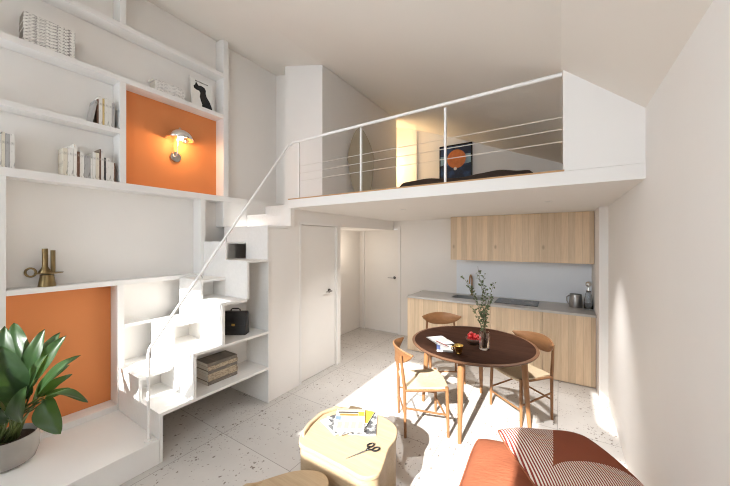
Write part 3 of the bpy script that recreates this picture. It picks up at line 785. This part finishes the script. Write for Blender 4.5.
# magazines on the big one, bottom to top
zz = .397
MG = [('magazine', 'grey', (-1.30, 1.98), .235, .30, .005, 28, 'grey picture magazine at the bottom right of the pile on the coffee table'),
      ('magazine', 'blue', (-1.42, 1.91), .22, .29, .005, -22, 'white magazine sticking out left, lowest but one of the pile'),
      ('magazine', 'yellow', (-1.36, 2.00), .22, .28, .005, 12, 'yellow and white magazine showing at the back right of the pile'),
      ('magazine', 'grey', (-1.39, 1.89), .20, .26, .004, 60, 'grey printed magazine turned crosswise in the pile on the coffee table'),
      ('magazine', 'cover', (-1.375, 1.93), .225, .29, .005, 31, 'topmost white magazine with an orange band on the coffee table')]
for (nm, mt, (x, y), w, h, t, rz, lab) in MG:
    root = thing(nm, lab, 'magazine', (x, y, zz), 'magazines on the coffee table', world=False, rz=math.radians(rz)); root['_w'] = 0
    MB().box(-w/2, w/2, -h/2, h/2, 0, t*.75).build('pages', M['paper'], root)
    MB().box(-w/2-.001, w/2+.001, -h/2-.001, h/2+.001, t*.75, t).build('cover', M['print_'+mt], root)
    zz += t+.0012
# scissors
sz = .3985
sr = thing('scissors', 'black handled scissors lying open on the coffee table', 'scissors', (-1.10, 1.73, sz-.001), world=False, rz=math.radians(63)); sr['_w'] = 0
for s in (-1, 1):
    MB().prism([(-.15, 0), (-.02, s*.007), (.0, s*.002), (.0, -s*.006), (-.03, -s*.004)], .0005+.0012*(s > 0), .0017+.0012*(s > 0)).build('blade', M['steel'], sr)
    c = (.062, -s*.026) if s > 0 else (.052, .026)
    ringp = [(c[0]+.026*math.cos(2*PI*k/20), c[1]+.016*math.sin(2*PI*k/20), .0055) for k in range(20)]
    MB().tube(ringp, .0052, 8, closed=True).tube([(0, s*.002, .0055), (.018, -s*.006, .0055), (.037, -s*.018, .0055)], .0055, 8).build('handle', M['black'], sr, True)

# ------------------------------------------------------------------ daybed and its cushions
db = thing('daybed', 'low upholstered daybed under the rust cushions at the right wall', 'daybed', (-.06, 1.05, 0))
MB().box(-.37, .29, .35, 1.92, .06, .28, .012).build('base', M['linen_box'], db)
MB().box(-.375, .295, .345, 1.925, .281, .43, .03).build('mattress', M['linen_box'], db)
for x in (-.32, .24):
    for y in (.42, 1.85): MB().tube([(x, y, .001), (x, y, .06)], .022, 12).build('leg', M['walnut'], db)
def pillow(name, mat, a, b, h, label, sub, seed, sag=0):
    def fn(sgn):
        def f(u, v):
            U, V = 2*u-1, 2*v-1
            q = 1-.10*(abs(U*V))**3
            x = a*U*(1-.05*(1-V*V))*q; y = b*V*(1-.05*(1-U*U))*q
            k = (max(0, 1-abs(U)**2.6)*max(0, 1-abs(V)**2.6))**.55
            z = sgn*h*k + .010*mnoise.noise(Vector((x*6+seed, y*6, sgn)))*k + .012*math.sin(3*U+seed)*(1-abs(V))*k
            return (x, y, z)
        return f
    t = bpy.data.objects.new(name, None)
    mb = MB().grid(fn(1), 36, 36); mb2 = fn(-1)
    mb.grid(mb2, 36, 36)
    bmesh.ops.remove_doubles(mb.bm, verts=mb.bm.verts[:], dist=.0005)
    o = mb.build(name, M[mat], None, True)
    tag(o, label, 'cushion')
    # piping around the seam
    ed = []
    for (u0, v0, u1, v1) in ((0, 0, 1, 0), (1, 0, 1, 1), (1, 1, 0, 1), (0, 1, 0, 0)):
        for k in range(16):
            t_ = k/16; p = fn(1)(u0+(u1-u0)*t_, v0+(v1-v0)*t_); ed.append((p[0]*1.003, p[1]*1.003, 0))
    MB().tube(ed, .0045, 6, closed=True).build('piping', M['rust'], o, True)
    return o
p1 = pillow('cushion', 'rust', .31, .345, .09, 'plain rust linen cushion lying half in the sun at the bottom edge', None, 1.3)
p1.location = (-.155, 1.755, .525); p1.rotation_euler = (math.radians(1), math.radians(-1), math.radians(2))
p2 = pillow('cushion', 'stripes', .27, .27, .074, 'rust and cream striped cushion with a solid rust patch', None, 4.1)
p2.location = (.035, 1.815, .70); p2.rotation_euler = (math.radians(0), math.radians(4), math.atan2(.54, .84)); 

# ------------------------------------------------------------------ plant in its pot
PC = Vector((-3.37, .475, .196))
pot = thing('potted_plant', 'large leafy green plant in a round grey glazed pot on the platform', 'plant', PC)
MB().lathe([(0, 0), (.115, 0), (.135, .015), (.155, .08), (.158, .15), (.152, .20), (.146, .203), (.141, .195), (.138, .165), (0, .165)], PC, 44).build('pot', M['ceramic'], pot, 'auto')
MB().lathe([(.138, .165), (.08, .172), (0, .176)], PC, 30).build('soil', M['soil'], pot, True)
LV = [((-3.399, 0.554, 0.669), (-3.64, 0.53, 1.13), 0.13), ((-3.227, 0.546, 0.847), (-3.50, 0.52, 1.182), 0.11), ((-3.215, 0.553, 0.804), (-3.195, 0.626, 1.157), 0.1),
      ((-3.08, 0.521, 0.712), (-2.965, 0.595, 1.028), 0.09), ((-3.022, 0.558, 0.726), (-2.708, 0.7, 1.04), 0.085), ((-3.011, 0.565, 0.74), (-2.893, 0.7, 0.869), 0.06),
      ((-2.939, 0.552, 0.745), (-2.538, 0.69, 0.777), 0.075), ((-2.917, 0.566, 0.738), (-2.683, 0.597, 0.573), 0.12), ((-3.005, 0.45, 0.751), (-3.088, 0.397, 1.117), 0.14),
      ((-2.948, 0.463, 0.632), (-2.792, 0.468, 0.903), 0.10), ((-3.022, 0.44, 0.646), (-2.975, 0.351, 0.853), 0.13), ((-3.184, 0.454, 0.63), (-3.236, 0.302, 1.025), 0.14),
      ((-3.30, 0.40, 0.646), (-3.46, 0.25, 1.10), 0.13), ((-2.999, 0.573, 0.685), (-2.837, 0.676, 0.795), 0.06)]
LV += [((-3.33, .42, .66), (-3.42, .33, 1.02), .12), ((-3.28, .56, .72), (-3.34, .74, 1.08), .11), ((-3.12, .50, .70), (-3.02, .42, .98), .11), ((-3.20, .40, .55), (-3.02, .27, .70), .11),
       ((-3.16, .56, .62), (-2.96, .70, .92), .09), ((-3.45, .45, .62), (-3.60, .36, .90), .11), ((-3.26, .47, .80), (-3.33, .45, 1.20), .11), ((-3.10, .44, .60), (-2.90, .34, .83), .10), ((-3.22, .58, .80), (-3.10, .72, 1.10), .10)]
LV = [(Vector(a), Vector(b), w) for a, b, w in LV]
for i, (a, b, w) in enumerate(LV):
    root = PC + Vector((.05*math.cos(i*2.4), .05*math.sin(i*2.4), .17))
    drop = b.z < a.z-.05
    mid = root.lerp(a, .6) + Vector((0, 0, .05))
    P = [root, mid, a]
    n = Vector((0, 0, 1))
    d = (b-a); L = d.length; d.normalize()
    toc = Vector((.84, -.48, .25)).normalized()
    nn = (n*.55 + toc*(.75 if i not in (4, 6) else .25) + Vector((math.sin(i*1.7), math.cos(i*2.3), 0))*.35)
    side = d.cross(nn).normalized(); nn = side.cross(d).normalized()
    st_ = MB().tube([P[0], P[0].lerp(P[1], .5)+Vector((0, 0, .01)), P[1], P[2], a+d*L*.12], [.008, .007, .0065, .005, .003], 8).build('stem', M['stem'], pot, True)
    def lfn(u, v, a=a, d=d, L=L, w=w, side=side, nn=nn, i=i):
        t = v; s = 2*u-1
        wid = w*.60*(math.sin(PI*min(1, t**.85))**.6 if 0 < t < 1 else 0)*(1.05-.25*t)
        arch = .16*L*math.sin(PI*t)
        fold = wid*abs(s)*.32
        wav = .006*math.sin(9*t+i+3*s)*abs(s)
        return a + d*(L*t) + nn*(arch*.6+fold+wav) + side*(s*wid)
    MB().grid(lfn, 8, 16).build('leaf', M['leaf'], pot, True, recalc=False)

# ------------------------------------------------------------------ on the bookcase
# wall lamp on the upper orange back
lx = XL+.009
lp = thing('wall_lamp', 'lit chrome dome wall lamp on the upper orange panel', 'lamp', (lx, 1.775, 2.77))
MB().tube([(lx, 1.775, 2.765), (lx+.016, 1.775, 2.765)], .056, 28).build('wall_plate', M['chrome'], lp, 'auto')
MB().tube([(lx+.016, 1.768, 2.765), (lx+.055, 1.768, 2.775), (lx+.062, 1.768, 2.80), (lx+.062, 1.768, 2.95), (lx+.09, 1.772, 3.04)], .0075, 10).build('arm', M['chrome'], lp, 'auto')
dome = [(.135*math.cos(a), .115*math.sin(a)) for a in [PI/2*k/10 for k in range(11)]]
dome[-1] = (0, .115)
o = MB().lathe(dome, (lx+.10, 1.775, 2.945), 36).build('lamp_shade', M['chrome'], lp, True, thick=.004)
MB().lathe([(.0, .113), (.016, .113), (.014, .13), (0, .135)], (lx+.10, 1.775, 2.945), 16).build('finial', M['chrome'], lp, 'auto')
MB().sphere((lx+.105, 1.785, 2.965), .027, 10).build('bulb', M['bulb'], lp, True)
# candle holder
cd = thing('candle_holder', 'aged brass chamberstick with ring handle in the big empty niche', 'candle holder', (-3.625, .72, 1.426))
cx, cy = -3.625, .722
MB().lathe([(0, 0), (.056, 0), (.054, .012), (.044, .085), (.044, .098), (.0, .098)], (cx, cy, 1.426), 32).build('foot', M['brass'], cd, 'auto')
MB().lathe([(0, .0985), (.085, .106), (.090, .112), (.088, .115), (.0, .112)], (cx, cy+.012, 1.426), 36, sx=.7).build('drip_tray', M['brass'], cd, 'auto')
MB().lathe([(.0, .112), (.042, .112), (.040, .125), (.025, .15), (.0185, .165), (.0185, .315), (.015, .315), (.015, .17), (0, .16)], (cx, cy-.012, 1.426), 26).build('stem', M['brass'], cd, 'auto')
MB().lathe([(.0, .112), (.0155, .112), (.0155, .30), (.0125, .30), (.0125, .15), (0, .14)], (cx+.008, cy+.034, 1.426), 18).build('candle_tube', M['brass'], cd, 'auto')
MB().tube([(cx+.022*math.cos(2*PI*k/22), cy-.095+.026*math.cos(2*PI*k/22), 1.426+.122+.034*math.sin(2*PI*k/22)) for k in range(22)], .0085, 8, closed=True).build('ring_handle', M['brass'], cd, True)
# framed print with a black silhouette
pf = thing('framed_print', 'white framed print of a black sitting dog silhouette', 'picture', (-3.625, 2.05, 3.386), world=False); pf['_w'] = 0
fr = MB(); w, h = .27, .37
for b in ((-.006, .006, -w/2, -w/2+.012, 0, h), (-.006, .006, w/2-.012, w/2, 0, h), (-.006, .006, -w/2+.012, w/2-.012, 0, .012), (-.006, .006, -w/2+.012, w/2-.012, h-.012, h)): fr.box(*b)
fr.build('frame', M['white'], pf)
sh_ = MB().box(-.004, .001, -w/2+.012, w/2-.012, .012, h-.012).build('sheet', M['paper'], pf)
dogp = [(-.005, .03), (.10, .012), (.125, .03), (.118, .075), (.095, .13), (.065, .175), (.055, .215), (.06, .255), (.045, .285), (.005, .295), (-.03, .285), (-.055, .325), (-.068, .285), (-.088, .262), (-.085, .235), (-.06, .222), (-.025, .222), (-.012, .20), (-.022, .15), (-.012, .10), (.002, .06)]
MB().prism([(y-.01, z) for y, z in dogp], .0012, .0022, axis='x').build('silhouette', M['black'], sh_)
tl = MB()
for k in range(11): tl.box(.0012, .0022, -.075+.0145*k, -.075+.0145*k+.009, .328, .341)
tl.build('lettering', M['darkmetal'], sh_)
pf.rotation_euler = (0, math.radians(-7), 0)

# rows of standing books
def row(y0, z, items, where, group):
    y = y0; n = len(items); ordn = ['first', 'second', 'third', 'fourth', 'fifth', 'sixth', 'seventh', 'eighth', 'ninth', 'tenth', 'eleventh', 'twelfth', 'thirteenth', 'fourteenth', 'fifteenth']
    for i, (w, h, c, d, lean) in enumerate(items):
        t = thing('book', '%s %s book, %s from the left %s' % ('leaning' if lean else 'upright', {'dark': 'black', 'white': 'white', 'cream': 'cream'}.get(c, c), ordn[i], where), 'book', (-3.575-d/2, y+w/2, z), group, world=False); t['_w'] = 0
        MB().box(-d/2, d/2, -w/2, w/2, 0, h, .0012).build('cover', M['book_'+c], t)
        MB().box(-d/2+.004, d/2-.006, -w/2+.003, w/2-.003, h-.003, h+.001).build('page_block', M['pages'], t)
        if lean:
            t.rotation_euler = (-math.radians(lean), 0, 0); t.location.y -= math.sin(math.radians(lean))*.0; y += .0
            t.location.z += math.sin(math.radians(lean))*w/2
            y += w/math.cos(math.radians(lean)) + math.sin(math.radians(lean))*h*.93
        else: y += w+.0012
row(.805, 2.366, [(.032, .235, 'cream', .13, 0), (.036, .25, 'white', .135, 0), (.022, .285, 'white', .135, 0), (.018, .225, 'brown', .12, 0), (.028, .232, 'white', .13, 0), (.042, .20, 'grey', .12, 0), (.013, .19, 'white', .12, 0),
     (.022, .245, 'white', .13, 0), (.024, .245, 'cream', .13, 0), (.012, .285, 'brown', .13, 0), (.020, .27, 'white', .13, 0), (.014, .215, 'dark', .12, 0), (.036, .215, 'white', .13, 0), (.022, .18, 'white', .12, 0), (.010, .18, 'brown', .11, 0)],
    'in the long row beside the orange panel', 'books in the long lower row')
row(.986, 2.876, [(.020, .215, 'grey', .12, 9), (.010, .23, 'brown', .12, 0), (.026, .262, 'white', .13, 0), (.014, .25, 'yellow', .13, 0), (.030, .265, 'white', .13, 0), (.022, .25, 'white', .13, 0), (.022, .235, 'grey', .13, 0)],
    'in the short row on the middle shelf', 'books in the short upper row')
row(.36, 2.366, [(.024, .26, 'white', .13, 0), (.028, .25, 'white', .13, 0), (.022, .28, 'dark', .13, 0), (.030, .25, 'white', .13, 0), (.016, .27, 'cream', .13, 0), (.022, .262, 'grey', .13, 0), (.026, .262, 'white', .13, 0)],
    'in the row cut by the left edge', 'books at the left edge')
# lying stacks
def stack(items, x0, x1, y0, y1, z, group, lab, name='magazine', jit=.004, mat=None, cat='magazine', seed=1):
    rg = random.Random(seed); n = len(items)
    for i, (t_, mt) in enumerate(items):
        dx, dy = rg.uniform(-jit, jit), rg.uniform(-jit, jit)
        L = lab(i, n)
        t = thing(name, L, cat, ((x0+x1)/2+dx, (y0+y1)/2+dy, z), group, world=False); t['_w'] = 0
        a, b = (x1-x0)/2, (y1-y0)/2
        MB().box(-a, a, -b, b, 0, t_-.0006, .001).build('cover', M[mt], t)
        MB().box(-a+.003, a-.004, -b-.0012, b+.0012, .0025, t_-.0035).build('page_block', M['darkmag'] if mt == 'magspine' else M['pages'], t)
        z += t_
    return z
cnt = ['lowest', 'second lowest', 'third lowest', 'fourth lowest', 'fifth lowest', 'sixth lowest', 'seventh lowest', 'eighth lowest', 'topmost']
stack([(.0262, 'magspine')]*9, -3.70, -3.562, .578, .882, 3.386, 'white magazines stacked on the high shelf', lambda i, n: '%s white magazine of the tall stack on the high shelf' % cnt[i], jit=.002)
c4 = ['lowest', 'second lowest', 'second from the top', 'topmost']
stack([(.034, 'mottled'), (.036, 'mottled'), (.032, 'mottled'), (.026, 'mottled')], -3.69, -3.57, 1.50, 1.80, 3.386, 'pale mottled books beside the framed print', lambda i, n: '%s pale mottled book of the stack beside the framed print' % c4[i], name='book', cat='book', jit=.012, seed=5)
c6 = ['lowest', 'second lowest', 'third lowest', 'third from the top', 'second from the top', 'topmost']
stack([(.035, 'darkmag'), (.042, 'tanmag'), (.034, 'tanmag'), (.030, 'darkmag'), (.036, 'tanmag'), (.034, 'darkmag')], -3.085, -2.875, 1.675, 1.995, .401, 'brown books under the stairs', lambda i, n: '%s brown book of the stack inside the stairs' % c6[i], name='book', cat='book', jit=.006, seed=9)
# briefcase in the stair
bf = thing('handbag', 'boxy black leather handbag with gold clasp inside the stairs', 'bag', (-2.975, 2.04, .801), world=False, rz=math.radians(33)); bf['_w'] = 0
MB().prism([(-.055, 0), (.055, 0), (.030, .235), (-.030, .235)], -.13, .13, .006, 2, axis='x').build('body', M['blackleather'], bf, 'auto')
MB().prism([(-.058, .10), (-.052, .098), (-.026, .237), (.028, .237), (.028, .243), (-.030, .243)], -.122, .122, axis='x').build('flap', M['blackleather'], bf)
MB().tube([(-.05, 0, .24), (-.048, 0, .262), (-.03, 0, .272), (.03, 0, .272), (.048, 0, .262), (.05, 0, .24)], .0065, 8).build('handle', M['blackleather'], bf, True)
MB().box(-.018, .018, -.064, -.054, .098, .122, .002).build('clasp', M['gold'], bf)

# ------------------------------------------------------------------ light
for o in bpy.data.objects:
    if '_w' in o: del o['_w']
def light(name, t, loc, energy, color, **kw):
    l = bpy.data.lights.new(name, t); l.energy = energy; l.color = color
    for k, v in kw.items(): setattr(l, k, v)
    o = bpy.data.objects.new(name, l); C.objects.link(o); o.location = loc; return o
SUN = Vector((0, 1, -.60))
s = light('sunlight', 'SUN', (0, -6, 6), 7.5, (1, .985, .95), angle=math.radians(.7))
s.rotation_euler = SUN.to_track_quat('-Z', 'Y').to_euler()
# daylight portals filling the window and roof openings
def portal(x0, x1, z0, z1, y=YB-.07):
    l = light('window_daylight', 'AREA', ((x0+x1)/2, y, (z0+z1)/2), 1, (1, 1, 1), shape='RECTANGLE', size=x1-x0, size_y=z1-z0)
    l.data.cycles.is_portal = True; l.rotation_euler = (math.radians(90), 0, 0); return l
portal(W[0][0], W[0][1], W[0][2], W[0][3]); portal(W[2][0], W[2][1], W[2][2], W[2][3]); portal(W[1][0], W[1][1], SILL, W[1][3])
for (a, b, c, d) in SKY:
    l = light('roof_window_daylight', 'AREA', ((a+b)/2, (c+d)/2, zc((a+b)/2)+.14), 1, (1, 1, 1), shape='RECTANGLE', size=b-a, size_y=d-c)
    l.data.cycles.is_portal = True; l.rotation_euler = (0, math.atan2(zc(a)-zc(b), b-a), 0)
light('wall_lamp_light', 'POINT', (lx+.14, 1.80, 2.915), 3.4, (1, .62, .31), shadow_soft_size=.04)
light('loft_lamp_light', 'POINT', (-3.05, 5.38, 3.3), 11, (1, .72, .40), shadow_soft_size=.1)

for (x, y, e, d) in ((-1.64, 3.42, 86, 116), (-.11, 3.52, 92, 80)):
    light('kitchen_fill_beam', 'SPOT', (x, y, ZS-.012), e, (1, .985, .97), spot_size=math.radians(d), spot_blend=1.0, shadow_soft_size=.03)  # added kitchen fill, placed at the two spot fittings that look unlit
light('hall_fill_light', 'POINT', (-3.2, 4.6, 1.6), 2.2, (1, .86, .70), shadow_soft_size=.12)  # unseen fill added to brighten the hall, has no fitting

w = bpy.data.worlds.new('daylight'); sc.world = w; w.use_nodes = True
nt = w.node_tree; bg = nt.nodes['Background']
bg.inputs['Color'].default_value = (.78, .89, 1.0, 1); bg.inputs['Strength'].default_value = 3.6

# ------------------------------------------------------------------ camera
cam = bpy.data.cameras.new('camera'); co = bpy.data.objects.new('camera', cam); C.objects.link(co)
co.location = (0, 0, 1.80); co.rotation_euler = (PI/2, 0, math.atan2(196, 306))
cam.sensor_width = 36; cam.lens = 306/730*36; cam.shift_y = -1.5/730; cam.clip_start = .05
sc.camera = co
vs = sc.view_settings; sc.display_settings.display_device = 'sRGB'
vs.view_transform = 'Standard'; vs.look = 'None'; vs.gamma = 1; vs.use_curve_mapping = False; vs.exposure = 1.1
cy = sc.cycles
cy.filter_width = 1.1; cy.use_denoising = True; cy.max_bounces = 14; cy.diffuse_bounces = 10; cy.glossy_bounces = 6; cy.transmission_bounces = 10
cy.sample_clamp_indirect = 12; cy.caustics_reflective = False; cy.caustics_refractive = False
